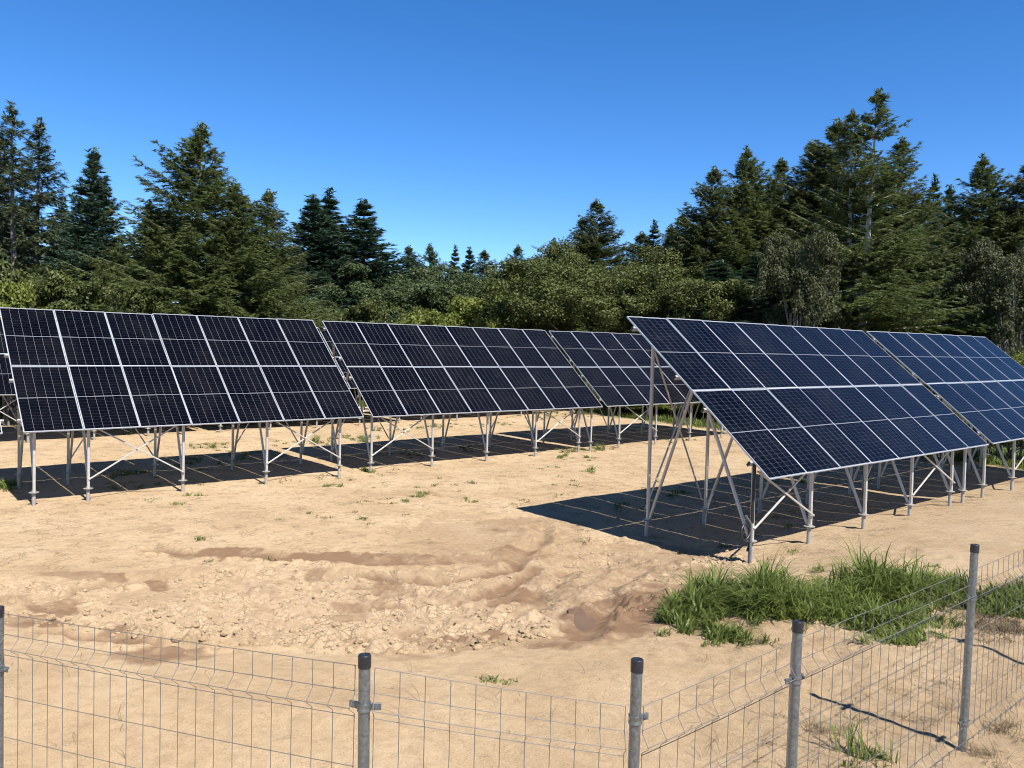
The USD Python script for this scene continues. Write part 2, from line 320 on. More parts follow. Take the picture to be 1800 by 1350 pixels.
def glassy(name, lo, hi):
    return mat(name, {'tc': ('geometry', {}), 'n': ('noise_texture', {'scale': .9, 'detail': 2.0}), 'isl': ('geometry', {}),
        'r': ('rgb_ramp', {'ramp': [(0.0, lo), (1.0, hi)]}),
        'd': ('noise_texture', {'scale': 3.0, 'detail': 5.0, 'roughness': .7}),
        'dr': ('map_range', {'from_min': .35, 'from_max': .7, 'to_min': .11, 'to_max': .24}),
        'dst': ('noise_texture', {'scale': .8, 'detail': 5.0, 'roughness': .6}), 'dm': ('map_range', {'from_min': .45, 'from_max': .8, 'to_min': 0.0, 'to_max': .028, 'clamp': True}), 'dx': ('mix_color', {'b': (.15, .14, .125)}), 'p': ('principled_bsdf', {'roughness': .14, 'ior': 1.33, 'specular_ior_level': .16})},
        [('isl.random_per_island', 'r.fac'), ('tc.position', 'd.vector'), ('d.fac', 'dr.value'), ('dr.result', 'p.roughness'), ('tc.position', 'dst.vector'), ('dst.fac', 'dm.value'), ('dm.result', 'dx.fac'), ('r.color', 'dx.a'), ('dx.result', 'p.base_color')])
CELL = glassy('silicon_cell', (.0016, .0017, .0032), (.0040, .0041, .0074))
SHEET = glassy('white_backsheet', (.135, .137, .144), (.15, .152, .16))

# ------------------------------------------------------------------ solar tables
MW, ML, UW, VL = 1.315, 2.389, 1.3318, 2.404
def quad_box(o, a, b, c):
    o, a, b, c = map(np.asarray, (o, a, b, c))
    v = np.array([o, o + a, o + a + b, o + b, o + c, o + a + c, o + a + b + c, o + b + c])
    f = np.array([(0, 3, 2, 1), (4, 5, 6, 7), (0, 1, 5, 4), (1, 2, 6, 5), (2, 3, 7, 6), (3, 0, 4, 7)])
    return v, np.vstack([f[:, [0, 1, 2]], f[:, [0, 2, 3]]])
def module_meshes():
    """a module in its own plane: x across, y up the slope, z out of the glass; the glass lies 3 mm below the lip"""
    ex, ey, ez = np.eye(3)
    lip, dep = .010, .035
    bk = quad_box((lip * .6, lip * .6, -.009), ex * (MW - 1.2 * lip), ey * (ML - 1.2 * lip), ez * .006)
    fr = [quad_box((0, 0, -dep), ex * MW, ey * lip, ez * dep), quad_box((0, ML - lip, -dep), ex * MW, ey * lip, ez * dep),
          quad_box((0, lip, -dep), ex * lip, ey * (ML - 2 * lip), ez * dep), quad_box((MW - lip, lip, -dep), ex * lip, ey * (ML - 2 * lip), ez * dep)]
    cw, chh, gxx, gyy = .2073, .1035, .0049, .0015
    x0 = (MW - 6 * cw - 5 * gxx) / 2; hh = 11 * chh + 10 * gyy; mid = .021; y0 = (ML - 2 * hh - mid) / 2
    cells = []
    for half in (0, 1):
        for j in range(11):
            for i in range(6):
                x, y = x0 + i * (cw + gxx), y0 + half * (hh + mid) + j * (chh + gyy); c = .006
                v = np.array([(x + c, y, 0), (x + cw - c, y, 0), (x + cw, y + c, 0), (x + cw, y + chh, 0), (x, y + chh, 0), (x, y + c, 0)]) + np.array([0, 0, -.0022])
                cells.append((v, np.array([(0, 1, 2), (0, 2, 3), (0, 3, 4), (0, 4, 5)])))
    un = quad_box((lip * 1.05, lip * 1.05, -.0125), ex * (MW - 2.1 * lip), ey * (ML - 2.1 * lip), ez * .003)
    return bk, join(fr), join(cells), un
BK, FR, CE, UN = module_meshes()
REAR = mat('white_rear_sheet', {'geo': ('texture_coordinate', {}), 'n': ('noise_texture', {'scale': 3.0, 'detail': 3.0}), 'r': ('rgb_ramp', {'ramp': [(.3, (.74, .73, .70)), (.7, (.82, .81, .78))]}), 'p': ('principled_bsdf', {'roughness': .5})}, [('geo.object', 'n.vector'), ('n.fac', 'r.fac'), ('r.color', 'p.base_color')])
def table_axes(az, tilt, slope):
    r = np.array([math.cos(az) * math.cos(slope), math.sin(az) * math.cos(slope), math.sin(slope)])
    n = np.array([-math.sin(az), math.cos(az), 0]); s = n * math.cos(tilt) + np.array([0, 0, 1]) * math.sin(tilt)
    s = unit(s - r * (s @ r)); return r, s, np.cross(r, s)
PV = (.2, .8, 1.2, 1.85)
table_rng = np.random.default_rng(21)
def solar_table(label, corner, az, tilt, slope, n, frames, xbays, u_from=0, rear_shift=.12):
    t = thing('solar_table', label, 'solar table', None)
    o = np.asarray(corner, float); r, s, nn = table_axes(az, tilt, slope)
    R = np.stack([r, s, nn], 0)
    for i in range(u_from, n):
        for j in (0, 1):
            jit = table_rng.normal(0, .0035, 3); 
            R2 = R.copy(); R2[2] = unit(nn + r * jit[0] + s * jit[1]); R2[0] = unit(r - R2[2] * (r @ R2[2])); R2[1] = np.cross(R2[2], R2[0])
            base = o + r * (i * UW + (UW - MW) / 2) + s * (j * VL + .0075)
            tr = lambda m: (m[0] @ R2 + base, m[1])
            p = obj('solar_panel', tr(BK), SHEET, t)
            obj('frame', tr(FR), FRAME, p)
            obj('cell_grid', tr(CE), CELL, p)
            obj('backsheet', tr(UN), REAR, p)
    drop = nn * -.087
    at = lambda u, v: o + r * u * UW + s * v * VL + drop
    for v in PV:
        a, b = at(u_from, v) - r * .07, at(n, v) + r * .07
        pu = obj('purlin', bar(a, b, .05, .10, s), ALU, t)
        for q, dr in ((a, -r), (b, r)):
            obj('end_cap', bar(q, q + dr * .006, .054, .104, s), BLACK, pu)
    def foot(p):
        x, y = p[0], p[1]; z = float(smooth_height(x, y)); return np.array([x, y, z])
    ends = {}
    ti = unit(np.array([r[0], r[1], 0])); tn = np.array([-ti[1], ti[0], 0])
    for k, u in enumerate(frames):
        for row, (va, vb, sh) in enumerate(((PV[0], PV[1], 0), (PV[3], PV[2], rear_shift))):
            top = at(u + sh, va) - nn * .05; top2 = at(u + sh, vb) - nn * .05
            g0 = foot(top); fl = g0 + np.array([0, 0, .36 + .03 * table_rng.normal()])
            sc = obj('ground_screw', lathe([(.0445, -.5), (.0445, fl[2] - g0[2])], 14, g0), SCREW, t, smooth=40)
            obj('flange', lathe([(0, 0), (.115, 0), (.118, .006), (.118, .014), (.05, .016), (.05, .06), (.0, .06)], 16, fl), SCREW, sc, smooth=40)
            b0 = fl + np.array([0, 0, .03])
            obj('vertical_post', bar(b0 - tn * .02, top + np.array([0, 0, .05]) - tn * .0, .066, .066, ti), ALU, t)
            obj('inclined_post', bar(b0 + tn * (.06 if row == 0 else -.06) + ti * .02 + np.array([0, 0, .02]), top2 + ti * .02, .056, .056, ti), ALU, t)
            ends[row, k] = (b0, top)
    for row in (0, 1):
        for a, b in xbays:
            if (row, b) not in ends: continue
            (a0, a1), (c0, c1) = ends[row, a], ends[row, b]; off = tn * (-.062 if row == 0 else .062)
            obj('cross_brace', bar(a0 + off + [0, 0, .22], c1 + off - [0, 0, .12], .038, .03, [0, 0, 1]), ALU, t)
            obj('cross_brace', bar(c0 + off * 1.55 + [0, 0, .22], a1 + off * 1.55 - [0, 0, .12], .038, .03, [0, 0, 1]), ALU, t)
    return t
L1 = (-11.7652, 19.4058, -2.2758); AZ = .6995
N3 = np.array([-math.sin(AZ), math.cos(AZ), 0]); R3 = np.array([math.cos(AZ), math.sin(AZ), .0101])
solar_table('solar table nearest the camera in the left row, seven columns wide', L1, AZ, .7024, .01, 7, (.23, 1.15, 2.94, 4.75, 6.55), ((1, 2), (3, 4)))
solar_table('solar table in the middle of the left row, eight columns wide', (-4.4414, 25.8861, -2.2143), .6965, .709, .0093, 8, (.17, 1.98, 3.79, 5.59, 7.34, 7.85), ((0, 1), (3, 4)))
solar_table('farthest solar table of the left row, partly behind the tall front right table', (3.9308, 33.0386, -2.1163), .6965, .7074, .011, 8, (.95, 2.74, 4.57, 6.41, 7.5), ((0, 1), (3, 4)))
solar_table('solar table cut by the left picture edge, only a sliver showing', np.array(L1) - R3 * (8 * UW + .42), AZ, .7024, .01, 8, (.3, 2.1, 3.9, 5.7, 7.4), ((0, 1), (3, 4)))
solar_table('large solar table nearest the camera on the right, its left end open with black conduit', (4.8621, 14.9715, -2.2321), .7006, .7041, .0088, 8, (.12, 1.72, 3.5, 5.27, 7.07, 7.7), ((0, 1), (3, 4)), rear_shift=.40)
solar_table('solar table cut by the right picture edge, next after the large near one', (13.2164, 21.9938, -2.1233), .6978, .7009, .0147, 7, (.51, 2.21, 4.0, 5.8, 6.6), ((1, 2), (3, 4)))
for lab, al, n, fr_ in (('solar table of the row behind, glimpsed through the gap at the left picture edge', .0, 7, (.3, 1.8, 3.6, 5.2, 6.3)), ('solar table of the row behind, its posts and shadow seen beneath the nearest left table', 9.8, 8, (.2, 2., 3.8, 5.6, 7.4)),
                        ('solar table of the row behind, seen through the gap between the two nearest left tables', 20.8, 8, (.2, 2., 3.8, 5.6, 7.4))):
    solar_table(lab, np.array(L1) + N3 * 13.91 + np.array([0, 0, .046]) + R3 * al, AZ, .7024, .01, n, fr_, ((0, 1), (3, 4)))

# black cable conduit down the first post of the near right table
r_, s_, n_ = table_axes(.7006, .7041, .0088); o_ = np.array((4.8621, 14.9715, -2.2321))
ptop = o_ + r_ * .12 * UW + s_ * .2 * VL - n_ * .13
ti = unit([r_[0], r_[1], 0]); tn = np.array([-ti[1], ti[0], 0])
pp = ptop - ti * .07 - tn * .055
gz0 = float(H(pp[0], pp[1]))
down = [pp + [0, 0, .10] + s_ * .05, pp + [0, 0, .05], pp - [0, 0, .5], pp - [0, 0, 1.0], pp + [0, 0, -1.12]]
th = np.linspace(.2, 2 * np.pi * 1.15, 26)
cl = pp + np.array([0, 0, -1.12]); loop = [cl - ti * .02 + (-ti * (.16 - .16 * np.cos(t)) + np.array([0, 0, -.22 * np.sin(t) * 1.0 - .05 * t])) + tn * (.004 * t) for t in th]
c = thing('cable_conduit', 'black cable conduit looping down the first post of the near right table', 'cable conduit')
obj('cable', tube(down, .034, 8), BLACK, c, smooth=60)
obj('cable_loop', tube(loop, .024, 8), BLACK, c, smooth=60)
zz_ = np.linspace(0, 1, 60); bend = [np.array([pp[0], pp[1], gz0]) - ti * .03 + np.array([0, 0, .95 - 1.05 * q]) - ti * (.18 * np.exp(-((q) / .12) ** 2)) - (ti * .9 + tn * .6) * .13 * q ** 2 for q in zz_]
obj('corrugated_pipe', tube(bend, .028 + .004 * np.sin(zz_ * 190), 10), GREYPIPE, c, smooth=60)

# ------------------------------------------------------------------ mesh fence
def gz_at(p): return float(H(p[0], p[1]))
POSTS = [('PM', PM, -1.98), ('P0', P0, -1.855), ('P1', P1, -1.696), ('P2', P2, -1.708), ('P3', P3, -1.69), ('P4', P4, -1.596), ('P5', P5, -1.56), ('P6', P6, -1.53)]
FENCE = {}
plabel = {'P0': 'fence post at the left picture edge, black capped', 'P1': 'galvanised fence post with winged clamp, left of the corner post', 'P2': 'galvanised corner fence post where the mesh turns away to the right',
          'P3': 'galvanised fence post in front of the green grass clumps', 'P4': 'galvanised fence post standing farthest back on the right, its foot in view', 'P5': 'fence post just beyond the right picture edge', 'P6': 'second fence post beyond the right picture edge', 'PM': 'fence post beyond the left picture edge'}
lean = {'P1': (-.012, 0), 'P2': (.0, 0), 'P3': (.004, 0), 'P4': (.012, 0)}
def clamp(parent, p, z, dirs, fold):
    q = obj('clamp', lathe([(0.0328, -0.023), (0.0391, -0.023), (0.0397, -0.0138), (0.0368, -0.0046), (0.0368, 0.0046), (0.0397, 0.0138), (0.0391, 0.023), (0.0328, 0.023)], 20, (p[0], p[1], z)), GALV, parent, smooth=30)
    for dd in dirs:
        d3 = np.array([dd[0], dd[1], 0]); n3 = np.array([-dd[1], dd[0], 0]); c0 = np.array([p[0], p[1], z]) + d3 * 0.0345
        obj('clamp_ear', bar(c0, c0 + d3 * 0.0598, 0.0391, 0.0092, [0, 0, 1]), GALV, q)
        obj('clamp_bolt', tube([c0 + d3 * 0.0345 + n3 * u for u in (-0.0276, -0.0161, -0.016, -0.0046, -0.0045, 0.0253)], [0.0075, 0.0075, 0.0138, 0.0138, 0.0075, 0.0075], 6), GALV, q)
for nm, p, zt in POSTS:
    g0 = gz_at(p)
    t = thing('fence_post', plabel[nm], 'fence post', None)
    lx, ly = lean.get(nm, (0, 0)); hh = zt - g0
    def lv(m, lx=lx, ly=ly, p=p, zt=zt):
        v = np.array(m[0], float); v[:, 0] += lx * (v[:, 2] - zt); v[:, 1] += ly * (v[:, 2] - zt); return v, m[1]
    obj('pole', lv(lathe([(0.0328, g0 - zt - 0.46), (0.0328, -0.0575)], 24, (p[0], p[1], zt))), GALV, t, smooth=40)
    obj('post_cap', lv(lathe([(0.0333, -0.0713), (0.0366, -0.0713), (0.0366, -0.0069), (0.0328, -0.0011), (0.0282, 0), (0.027, -0.0034), (0, -0.0034)], 24, (p[0], p[1], zt))), BLACK, t, smooth=35)
    dirs = []
    i = [q[0] for q in POSTS].index(nm)
    if i: dirs.append(unit(POSTS[i - 1][1] - p))
    if i + 1 < len(POSTS): dirs.append(unit(POSTS[i + 1][1] - p))
    if nm == 'P2': dirs = dirs[1:]
    zc = {'P1': -0.2932, 'P2': -0.345, 'P3': -0.3852, 'P4': -0.483, 'P0': -0.4255}.get(nm, -0.483)
    clamp(t, p + np.array([lx, ly]) * zc, zt + zc, dirs, 0)
    if nm in ('P3', 'P4', 'P5'): clamp(t, p + np.array([lx, ly]) * (zc - 1.13), zt + zc - 1.13, dirs, 0)
def zpix(p, py_px):
    """height at plan position p of a pixel row"""
    return (ray(*py_px) * (p[1] / ray(*py_px)[1]))[2]
def wire(p, q, r=.0024, n=5): return tube([p, q], r, n)
WZ = [0, 0.1437, 0.2875, 0.575, 0.8625, 1.15, 1.4375, 1.5812, 1.725]
def mesh_panel(label, a, b, za, zb, out, spacing=0.1414):
    """a welded mesh sheet from a to b with a V fold near the top and the bottom"""
    t = thing('mesh_panel', label, 'fence panel', None)
    A = np.array([a[0], a[1], za]); B = np.array([b[0], b[1], zb]); L = np.linalg.norm(B - A); d = (B - A) / L
    out3 = np.array([out[0], out[1], 0]); dn = np.array([0, 0, -1.])
    folds = ((0.161, 0.2242, 0.2702), (1.4547, 1.518, 1.564))
    hs = [(z, 0) for z in WZ] + [(f[1], 0.0517) for f in folds]
    for z, o in sorted(hs):
        bow = [A + d * L * q + dn * z + out3 * (o - .004) + np.array([0, 0, -.012]) * 4 * q * (1 - q) * .6 for q in np.linspace(0, 1, 9)]
        obj('line_wire', tube(bow, .0024, 5), WIRE, t)
    n = max(2, int(round(L / spacing)))
    for k in range(n + 1):
        q = k / n; base = A + d * L * q + np.array([0, 0, -.012]) * 4 * q * (1 - q) * .6
        prof = [(0, 0), (folds[0][0], 0), (folds[0][1], 0.0575), (folds[0][2], 0), (folds[1][0], 0), (folds[1][1], 0.0575), (folds[1][2], 0), (WZ[-1], 0)]
        pts = []
        for (z0, o0), (z1, o1) in zip(prof[:-1], prof[1:]):
            pts.append(base + dn * z0 + out3 * (o0 + .0015))
        pts.append(base + dn * prof[-1][0] + out3 * .0015)
        obj('stay_wire', tube(np.array(pts), .0023, 5), WIRE, t)
def inset(a, b, m): d = unit(b - a); return a + d * m, b - d * m
panels = [('welded wire fence panel beyond the left picture edge', PM, P0, -2.07, -1.955, -FN1), ('welded wire fence panel left of the post with the winged clamp', P0, P1, None, None, -FN1),
          ('short welded wire fence panel between the winged clamp post and the corner post', P1, P2, None, None, np.array([.05, -1.])), ('short welded wire fence panel turning away to the right of the corner post', P2, P3, None, None, -unit([-(P3 - P2)[1], (P3 - P2)[0]])),
          ('welded wire fence panel in front of the green grass, right of the third post', P3, P4, None, None, -FN), ('welded wire fence panel running out of the right picture edge', P4, P5, None, None, -FN), ('welded wire fence panel wholly beyond the right picture edge', P5, P6, -1.76, -1.73, -FN)]
PXE = {1: ((8, 1079), (626, 1170)), 2: ((652, 1174), (1103, 1242)), 3: ((1134, 1242), (1397, 1129)), 4: ((1416, 1121), (1711, 1001)), 5: ((1722, 1000), None)}
for i, (lab, a, b, za, zb, out) in enumerate(panels):
    a, b = inset(a, b, .058)
    if i in PXE:
        e = PXE[i]; za = zpix(a, (project(np.array([*a, -1.72]))[0], e[0][1])); zb = zpix(b, (project(np.array([*b, -1.72]))[0], e[1][1])) if e[1] else za + .02
    mesh_panel(lab, a, b, za, zb, out)

# far perimeter fence along the east side
fp = [EA + ed * k for k in np.arange(-4, 30, 2.6)]
for k, p in enumerate(fp):
    q = p + EN * .9; z = gz_at(q)
    obj('distant_fence_post', tube([(q[0], q[1], z - .3), (q[0], q[1], z + 1.55)], .026, 8), GALV, None, smooth=40, label='thin grey post of the far perimeter fence, seen small beneath the farthest table', cat='fence post', group='posts of the far perimeter fence')

# ------------------------------------------------------------------ foliage
def leaf_mat(name, lo, hi, trans=.22, rough=.55):
    return mat(name, {'geo': ('geometry', {}), 'oi': ('object_info', {}), 'n': ('noise_texture', {'scale': .55, 'detail': 3.0}), 
        'a': ('math', {'math_type': 'multiply_add', 'value2': .55}), 'b': ('math', {'math_type': 'multiply_add', 'value2': .7, 'value3': -.12}),
        'r': ('rgb_ramp', {'ramp': [(0.0, tuple(x * .72 for x in lo)), (.45, lo), (.8, hi), (1.0, tuple(x * 1.25 for x in hi))]}),
        'p': ('principled_bsdf', {'roughness': rough, 'specular_ior_level': .2}), 't': ('translucent_bsdf', {}), 'm': ('mix_closure', {'fac': trans})},
        [('geo.position', 'n.vector'), ('n.fac', 'b.value1'), ('geo.random_per_island', 'a.value1'), ('b.value', 'a.value3'), ('a.value', 'r.fac'),
         ('r.color', 'p.base_color'), ('r.color', 't.color'), ('p.BSDF', 'm.closure1'), ('t.BSDF', 'm.closure2')], surface='m.closure')
def bark_mat(name, lo, hi):
    return mat(name, {'geo': ('texture_coordinate', {}), 'mp': ('mapping', {'scale': (6., 6., 1.2)}), 'n': ('noise_texture', {'scale': 1.5, 'detail': 5.0, 'roughness': .7}), 'r': ('rgb_ramp', {'ramp': [(.3, lo), (.7, hi)]}), 'bm': ('bump', {'distance': .03}),
        'p': ('principled_bsdf', {'roughness': .9})}, [('geo.object', 'mp.vector'), ('mp.vector', 'n.vector'), ('n.fac', 'r.fac'), ('r.color', 'p.base_color'), ('n.fac', 'bm.height'), ('bm.normal', 'p.normal')])
LARCH = leaf_mat('larch_needles', (.094, .118, .034), (.190, .208, .068), .35)
LARCH2 = leaf_mat('larch_needles_dark', (.078, .096, .030), (.160, .172, .055), .35)
FIR = leaf_mat('fir_needles', (0.0494, 0.0836, 0.0475), (0.0997, 0.1425, 0.0779), .2)
SPRUCE = leaf_mat('spruce_needles', (.070, .088, .040), (.135, .150, .070), .25)
BROAD = leaf_mat('broad_leaves', (0.0608, 0.0836, 0.0304), (0.1330, 0.1520, 0.0570), .28)
BROADY = leaf_mat('olive_leaves', (0.0808, 0.0950, 0.0256), (0.1852, 0.1900, 0.0551), .28)
YELLOW = leaf_mat('yellow_green_leaves', (.15, .175, .034), (.32, .325, .075), .38)
DULL = leaf_mat('dull_grey_leaves', (0.0675, 0.0738, 0.0306), (0.1530, 0.1485, 0.0648))
GRASS = leaf_mat('grass_blades', (.135, .170, .038), (.36, .375, .105), .45, .45)
STRAW = leaf_mat('dry_stalks', (0.1200, 0.0863, 0.0450), (0.2250, 0.1725, 0.0975), .1, .8)
BARK = bark_mat('grey_bark', (.10, .085, .07), (.20, .175, .145)); PALEBARK = bark_mat('pale_bark', (.26, .23, .18), (.46, .41, .33)); DARKBARK = bark_mat('dark_bark', (.035, .028, .022), (.08, .065, .05))

def spikes(c, d, L, w, rg):
    """thin pointed needle sprays at c along d"""
    n = len(c); q = rg.normal(size=(n, 3)); s = np.cross(d, q); s /= np.linalg.norm(s, axis=1)[:, None] + 1e-9
    L = np.broadcast_to(L, (n,))[:, None]; w = np.broadcast_to(w, (n,))[:, None]
    b = c - d * L * .4
    v = np.stack([b - s * w * .35, c + s * w * .5 * 0 - s * w * .5, c + d * L * .6, c + s * w * .5], 1).reshape(-1, 3)
    i = np.arange(n)[:, None] * 4
    return v, np.vstack([i + [0, 3, 2], i + [0, 2, 1]])
def leaves(c, d, nrm, L, w):
    n = len(c); s = np.cross(d, nrm); s /= np.linalg.norm(s, axis=1)[:, None] + 1e-9
    L = np.broadcast_to(L, (n,))[:, None]; w = np.broadcast_to(w, (n,))[:, None]
    v = np.stack([c - d * L * .5, c + s * w * .5, c + d * L * .5, c - s * w * .5], 1).reshape(-1, 3)
    i = np.arange(n)[:, None] * 4
    return v, np.vstack([i + [0, 1, 2], i + [0, 2, 3]])
def conifer(seed, Ht, R, style, bare=.08, nb=260, dens=1.0, wob=.0, gaps=.15, prof=.85):
    """(trunk, branches, needles) of a conifer standing at the origin"""
    rg = np.random.default_rng(seed)
    zt = np.linspace(-.6, Ht, 16); bend = np.stack([np.sin(zt / Ht * 2.2 + seed) * wob, np.cos(zt / Ht * 1.7 + seed * 2) * wob, zt], 1); bend[:, :2] -= bend[1, :2]
    def axis(z): return np.stack([np.interp(z, zt, bend[:, 0]), np.interp(z, zt, bend[:, 1]), z], -1)
    trunk = tube(bend, np.maximum(.0092 * Ht * (1 - zt / Ht * .97), .015), 9)
    t = np.sort(rg.random(nb) ** (.92)); zb = Ht * (bare + (1 - bare) * t * .985)
    if style == 'fir': zb = zb + (np.round(zb / .5) * .5 - zb) * .45
    phi = rg.random(nb) * 2 * np.pi
    lob = np.array([fbm(np.array([[np.cos(a) * 1.3 + 5, np.sin(a) * 1.3 + 5, z * .22 + seed]]), 2, seed)[0] for a, z in zip(phi, zb)])
    pf = (1 - t) ** prof * .97 + .018
    pf *= sstep(t + .10, -.12, .12) * (.72 + .28 * sstep(t, 0, .2))
    Lb = R * pf * (.58 + .58 * rg.random(nb)) * (.62 + .8 * (lob - .1))
    if style == 'larch': Lb *= np.where(rg.random(nb) < .12, 1.35, 1.0)
    keep = (lob > gaps) | (t > .85); 
    el0 = {'fir': (.06, .75), 'spruce': (-.10, .7), 'larch': (.10, .85)}[style]
    el = el0[0] + (el0[1] - el0[0]) * t ** 1.3 + rg.normal(0, .10, nb)
    br, C, D, Ls, Ws = [], [], [], [], []
    for i in range(nb):
        if not keep[i] or Lb[i] < .12: continue
        o = np.array([math.cos(phi[i]), math.sin(phi[i]), 0]); lat = np.array([-o[1], o[0], 0]); L = Lb[i]
        sag, tip = {'fir': (.10, .16), 'spruce': (.42, .34), 'larch': (.34, .24)}[style]
        sag *= (1 - t[i] * .7); 
        base = axis(zb[i])
        def P(s): 
            s = np.asarray(s, float)[..., None]
            return base + L * (s * (math.cos(el[i]) * o + math.sin(el[i]) * np.array([0, 0, 1.])) + np.array([0, 0, 1.]) * (-sag * s ** 1.6 + tip * s ** 3.2))
        ss = np.linspace(0, 1, 5); br.append(tube(P(ss), np.linspace(.0085 * L + .012, .004, 5), 3, caps=False))
        sp = {'fir': .13, 'spruce': .16, 'larch': .17}[style]; m = max(3, int(L / sp)); sk = .10 + .90 * (np.arange(m) + rg.random(m)) / m
        side = np.where(np.arange(m) % 2 == 0, 1., -1.); wl = (L * (.40 if style != 'larch' else .34) + .12) * np.clip(1.08 - sk, .06, 1) ** .8 * np.clip(sk * 3, .3, 1) * rg.uniform(.55, 1.2, m)
        fw = rg.uniform(.45, 1.0, m)[:, None]; td = o * fw + lat * side[:, None] * .8 + rg.normal(0, .12, (m, 3)); td[:, 2] += {'fir': .10, 'spruce': -.50, 'larch': -.12}[style] + (el[i] * .25); td /= np.linalg.norm(td, axis=1)[:, None]
        root = P(sk); k = np.maximum(3, (dens * {'fir': 58, 'spruce': 52, 'larch': 58}[style] * (wl + .10)).astype(int))
        # the axis carries needles too
        ka = int(dens * 38 * L) + 6; sa = .12 + .9 * rg.random(ka); ca = P(sa) + rg.normal(0, .03, (ka, 3)); da = o + np.array([0, 0, 1.]) * (el[i] * .6) + rg.normal(0, .45, (ka, 3))
        j = np.repeat(np.arange(m), k); r_ = rg.random(len(j)) ** .85; n = len(j)
        sagk = {'fir': .10, 'spruce': .45, 'larch': .25}[style]
        c = root[j] + td[j] * (r_ * wl[j])[:, None] + rg.normal(0, .022, (n, 3)); c[:, 2] -= sagk * wl[j] * r_ ** 2 + (rg.random(n) ** 3) * {'fir': .02, 'spruce': .22, 'larch': .12}[style]
        d = td[j] + rg.normal(0, .38, (n, 3)); d[:, 2] -= sagk * r_ * .8
        c = np.vstack([c, ca]); d = np.vstack([d, da]); n = len(c); d /= np.linalg.norm(d, axis=1)[:, None]
        C.append(c); D.append(d); Ls.append(rg.uniform(.11, .28, n)); Ws.append(rg.uniform(.020, .048, n) * (1.1 if style == 'fir' else 1))
    # leader
    n = 60; z = Ht - rg.random(n) * Ht * .06; c = axis(z) + rg.normal(0, .06, (n, 3)); d = rg.normal(0, .5, (n, 3)); d[:, 2] += .9; d /= np.linalg.norm(d, axis=1)[:, None]
    C.append(c); D.append(d); Ls.append(np.full(n, .3)); Ws.append(np.full(n, .07))
    return trunk, join(br), spikes(np.vstack(C), np.vstack(D), np.concatenate(Ls), np.concatenate(Ws), rg)
def broadleaf(seed, Ht, R, lobes=26, n=26000, size=.17, low=.12, stems=1, flat=1.0, airy=.0):
    rg = np.random.default_rng(seed)
    cz = Ht * (.5 + low / 2); hz = Ht * (1 - low) / 2 * .82
    d = rg.normal(size=(lobes, 3)); d /= np.linalg.norm(d, axis=1)[:, None]; d[:, 2] = np.where(d[:, 2] < -.55, -d[:, 2], d[:, 2])
    k = rg.uniform(.25, .95, lobes)[:, None] ** .7
    k = k * (.62 + .8 * fbm(d * 1.6 + seed, 2, seed + 9))[:, None]
    cen = d * k * np.array([R, R, hz]) + np.array([0, 0, cz])
    rad = rg.uniform(.13, .37, lobes) * min(R, hz * 1.2) * (1.15 - .35 * airy)
    # limbs
    tr = []
    for st in range(stems):
        a = rg.random() * 6.28; b = np.array([math.cos(a), math.sin(a), 0]) * (0 if stems == 1 else .35)
        tr.append(tube([b + [0, 0, -.4], b * 1.3 + [0, 0, Ht * .18], b * 1.8 + rg.normal(0, .15, 3) + [0, 0, Ht * .5]], np.array([.02, .016, .008]) * Ht, 7))
    li = [tube([[0, 0, Ht * rg.uniform(.08, .3)], c * [.45, .45, .62] + rg.normal(0, .15, 3), c, c + (c - [0, 0, cz]) * .25], np.array([.007, .005, .0025, .001]) * Ht, 4, caps=False) for c in cen[::2]]
    sub = 16; d2 = rg.normal(size=(lobes, sub, 3)); d2 /= np.linalg.norm(d2, axis=2)[..., None]; d2[..., 2] = np.where(d2[..., 2] < -.4, -d2[..., 2], d2[..., 2])
    scen = (cen[:, None] + d2 * (rad[:, None] * rg.uniform(.55, 1.05, (lobes, sub)))[..., None] * np.array([1, 1, .85])).reshape(-1, 3)
    srad = (rad[:, None] * rg.uniform(.22, .46, (lobes, sub))).ravel() + .06
    idx = rg.choice(len(srad), n, p=srad ** 2 / (srad ** 2).sum())
    q = rg.normal(size=(n, 3)); q /= np.linalg.norm(q, axis=1)[:, None]; q[:, 2] = np.where((q[:, 2] < -.35) & (rg.random(n) < .6), -q[:, 2], q[:, 2])
    c = scen[idx] + q * (srad[idx] * (.35 + .75 * rg.random(n) ** .6 + .45 * (rg.random(n) < .14) * rg.random(n)))[:, None] * np.array([1, 1, .8 * flat])
    ok = fbm(c * .9 + 50, 2, seed + 3) > (.40 + .08 * airy); c, q = c[ok], q[ok]; n = len(c)
    nr = q * .7 + rg.normal(0, .55, (n, 3)) + [0, 0, .35]; nr /= np.linalg.norm(nr, axis=1)[:, None]
    t = np.cross(nr, rg.normal(size=(n, 3))); t /= np.linalg.norm(t, axis=1)[:, None]; t[:, 2] -= .25; t /= np.linalg.norm(t, axis=1)[:, None]
    L = size * rg.uniform(.55, 1.5, n)
    return join(tr), join(li), leaves(c, t, nr, L, L * rg.uniform(.5, .75, n))
classes = {}; TRI = {}
def tree_class(key, parts, mats):
    r = stage.CreateClassPrim('/World/' + key)
    for nm, m, mt in zip(('trunk', 'branches', 'crown'), parts, mats):
        usdkit.mesh(stage, f'/World/{key}/{nm}', m, mt, smooth=False); TRI[key] = TRI.get(key, 0) + len(m[1])
    v = parts[2][0]; classes[key] = (r, float(v[:, 2].max()), float(np.percentile(np.abs(v[:, :2]), 97)))
